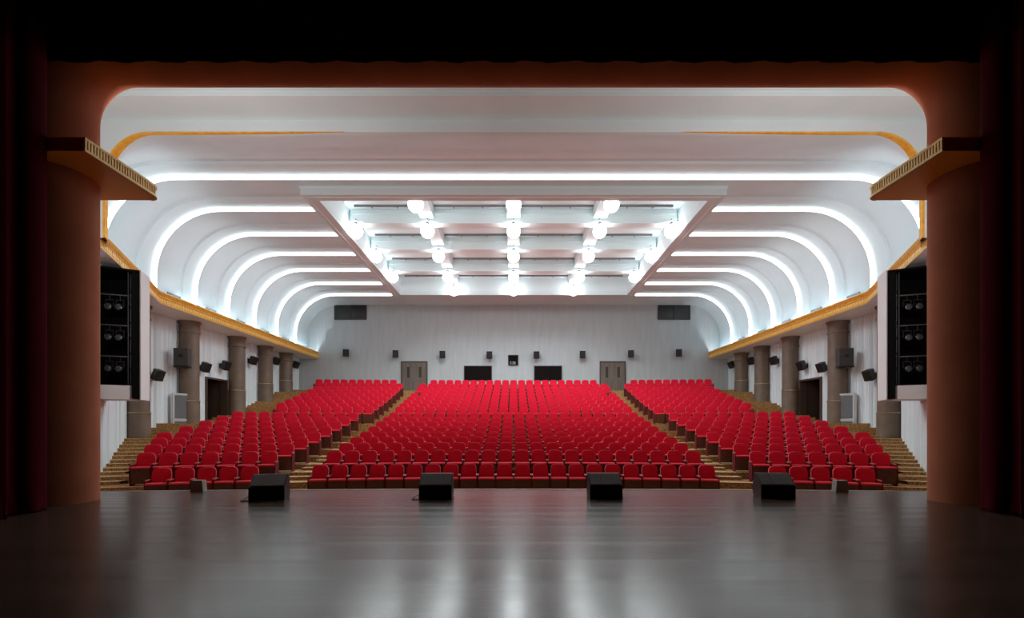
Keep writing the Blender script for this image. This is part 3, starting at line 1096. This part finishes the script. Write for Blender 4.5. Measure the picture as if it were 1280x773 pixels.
ORD = ['', 'first', 'second', 'third', 'fourth', 'fifth', 'sixth', 'seventh', 'eighth', 'ninth', 'tenth', 'eleventh', 'twelfth', 'thirteenth', 'fourteenth', 'fifteenth', 'sixteenth', 'seventeenth', 'eighteenth']
CENTRE_N = [22] * 9 + [23, 23, 23, 23, 23, 21, 23, 23, 21]
SIDE_N = [5, 7, 8, 9, 10, 10, 10, 10, 10, 9, 10, 10, 10, 10, 10, 10, 10, 10]
seats = []
for k in range(18):
    y0 = row_y0(k)
    R = ROW_D[k] - y0 - .09           # the top of the leaning back lies on the row's arc
    n = CENTRE_N[k]
    rn = 'front' if k == 0 else ORD[k + 1]
    for i in range(n):
        a = (i - (n - 1) / 2) * PITCH / R
        if i < n / 2 - .5:
            j, w = i + 1, 'left'
        elif i > n / 2 - .5:
            j, w = n - i, 'right'
        else:
            j, w = 0, ''
        if j == 0:
            lab = 'red seat at the exact middle of the centre block, %s row' % rn
        elif j == 1:
            lab = 'red seat in the centre block, %s row, on the %s aisle' % (rn, w)
        else:
            lab = 'red seat in the centre block, %s row, %s from the %s aisle' % (rn, ORD[j], w)
        seats.append((k, a, R, y0, lab, 'red seats of the centre block'))
    for s, side in SIDES:
        start = asin((7.36 + .275 + (.62 if k == 17 else 0)) / R)
        for i in range(SIDE_N[k]):
            a = s * (start + i * PITCH / R)
            if i == 0:
                lab = 'red seat in the %s block, %s row, beside the inner aisle' % (side, rn)
            else:
                lab = 'red seat in the %s block, %s row, %s from the inner aisle' % (side, rn, ORD[i + 1])
            seats.append((k, a, R, y0, lab, 'red seats of the %s block' % side))


def seat_pos(q):
    k, a, R, y0 = q[:4]
    return (R * sin(a), y0 + R * cos(a), Z(FLOOR_H[k]))


def dist(q):
    p = seat_pos(q)
    return sqrt(p[0] ** 2 + p[1] ** 2 + (p[2] - EYE) ** 2)


seats.sort(key=dist)
for q in seats[:300]:
    t = bpy.data.objects.new('auditorium_seat', None)
    t.empty_display_size = .1
    COL.objects.link(t)
    t.location = seat_pos(q)
    t.rotation_euler = (0, 0, -q[1])
    tag(t, q[4], 'seat', q[5])
    for nm, me, _ in part_meshes:
        o = bpy.data.objects.new(nm, me)
        COL.objects.link(o)
        o.parent = t
rest = MB()
far_mats = [M['red'], M['maroon'], M['wood'], M['armcap']]
mat_map = [{0: 0, 1: 1}, {0: 0}, {0: 2}, {0: 1, 1: 3}, {0: 1, 1: 3}]
for q in seats[300:]:
    px, py, pz = seat_pos(q)
    ca, sa = cos(-q[1]), sin(-q[1])
    for pi_, (nm, me, p) in enumerate(part_meshes):
        n = len(rest.v)
        rest.v += [(px + x * ca - y * sa, py + x * sa + y * ca, pz + z) for x, y, z in p.v]
        rest.f += [tuple(n + i for i in f) for f in p.f]
        rest.mi += [mat_map[pi_][i] for i in p.mi]
o = rest.build('auditorium_seating', far_mats)
tag(o, 'mass of red seats filling the rear rows up to the back wall', 'seating', kind='stuff')

# ================================================================== ON THE STAGE
mons = [(333, 626, .22, 'leftmost, before the left aisle'), (544, 624.5, .04, 'second from the left'), (758, 624, -.01, 'third from the left, square on'), (973, 624, -.14, 'rightmost, before the right aisle')]
for px, py, rz, lab in mons:
    d = 604 * 1.15 / (py - 534)
    t = thing('stage_monitor', 'black wedge monitor speaker on the stage lip, ' + lab, 'monitor speaker', ((px - 642) * d / 604, d, STAGE), (0, 0, rz), 'wedge monitors on the stage lip')
    W = .26
    mb = MB()
    mb.prism([(0, .0), (.34, .0), (.40, .08), (.33, .385), (.27, .385), (.01, .21)], -W, W, 0, 'x')
    mb.build('cabinet', M['black'], t, smooth=False)
    mb = MB()
    n = (-.175, .26)
    L = sqrt(n[0] ** 2 + n[1] ** 2)
    ny, nz = n[0] / L, n[1] / L
    a, b2 = (.025, .2201), (.255, .3749)
    for x0, x1 in ((-W + .02, -.07), (-.065, W - .02)):
        mb.prism([(a[0] + ny * .001, a[1] + nz * .001), (b2[0] + ny * .001, b2[1] + nz * .001), (b2[0] + ny * .012, b2[1] + nz * .012), (a[0] + ny * .012, a[1] + nz * .012)][::-1], x0, x1, 0, 'x')
    mb.build('grille', M['grille'], t, smooth=False)
    mb = MB()
    mb.box(-.10, .10, -.004, -.0005, .02, .04)
    mb.build('badge_strip', M['steel'], t, smooth=False)
    if px < 600:
        mb = MB()
        pts = [(-.26, .30, .05), (-.33, .22, .03), (-.37, .10, .009), (-.36, -.02, .009), (-.30, -.06, .009), (-.24, -.05, .009)]
        mb.tube(pts, .008, 6)
        mb.build('cable', M['cable'], t)
for px, side in ((245, 'left'), (1053, 'right')):
    x = (px - 642) * 8.55 / 604
    y = lip(x) - .13
    mb = MB()
    mb.prism([(-.115, 0), (.115, 0), (.095, .20), (-.095, .20)], -.06, .06, 0, 'y')
    o = mb.build('stage_box', M['boxgrey'], smooth=False)
    o.location = (x, y, STAGE)
    tag(o, 'small grey tapered box on the stage lip before the %s front seats' % side, 'box')

# ---- gathered side curtains of the stage
for s, side in SIDES:
    mb = MB()
    pts = []
    n = 90
    for i in range(n + 1):
        f = i / n
        x = -6.52 + .35 * f + .16 * sin(f * 30 + .6) * (.5 + .5 * f)
        y = 6.64 - 2.6 * f + .05 * cos(f * 47)
        pts.append((-s * x, y))
    hs = [0.0, .05, .35, 2.0, 5.0, 9.5]
    rows = []
    for z in hs:
        k = 1.0 + (.12 if z < .06 else 0)
        rows.append([(x - s * .0 + s * .03 * (1 if z < .06 else 0) * sin(i * .9), y, STAGE + .004 + z) for i, (x, y) in enumerate(pts)])
    mb.grid(rows, flip=s > 0)
    o = mb.build('stage_curtain', M['curtain'])
    sol = o.modifiers.new('thickness', 'SOLIDIFY')
    sol.thickness = .012
    tag(o, 'dark red gathered curtain at the %s edge of the stage' % side, 'curtain')

# ---- added black sheet in place of the dark shade above the stage opening
mb = MB()
n = 160
rows = []
for z in (Z(5.14), Z(5.4), Z(7.6)):
    rows.append([(-7.6 + 15.2 * i / n, 6.79 + .02 * sin(i * .9) + .008 * sin(i * 2.3), z) for i in range(n + 1)])
mb.grid(rows)
o = mb.build('stage_shade_sheet', M['drape_black'])
sol = o.modifiers.new('thickness', 'SOLIDIFY')
sol.thickness = .01
tag(o, 'added black sheet standing for the shade along the top of the stage opening', 'stage border')
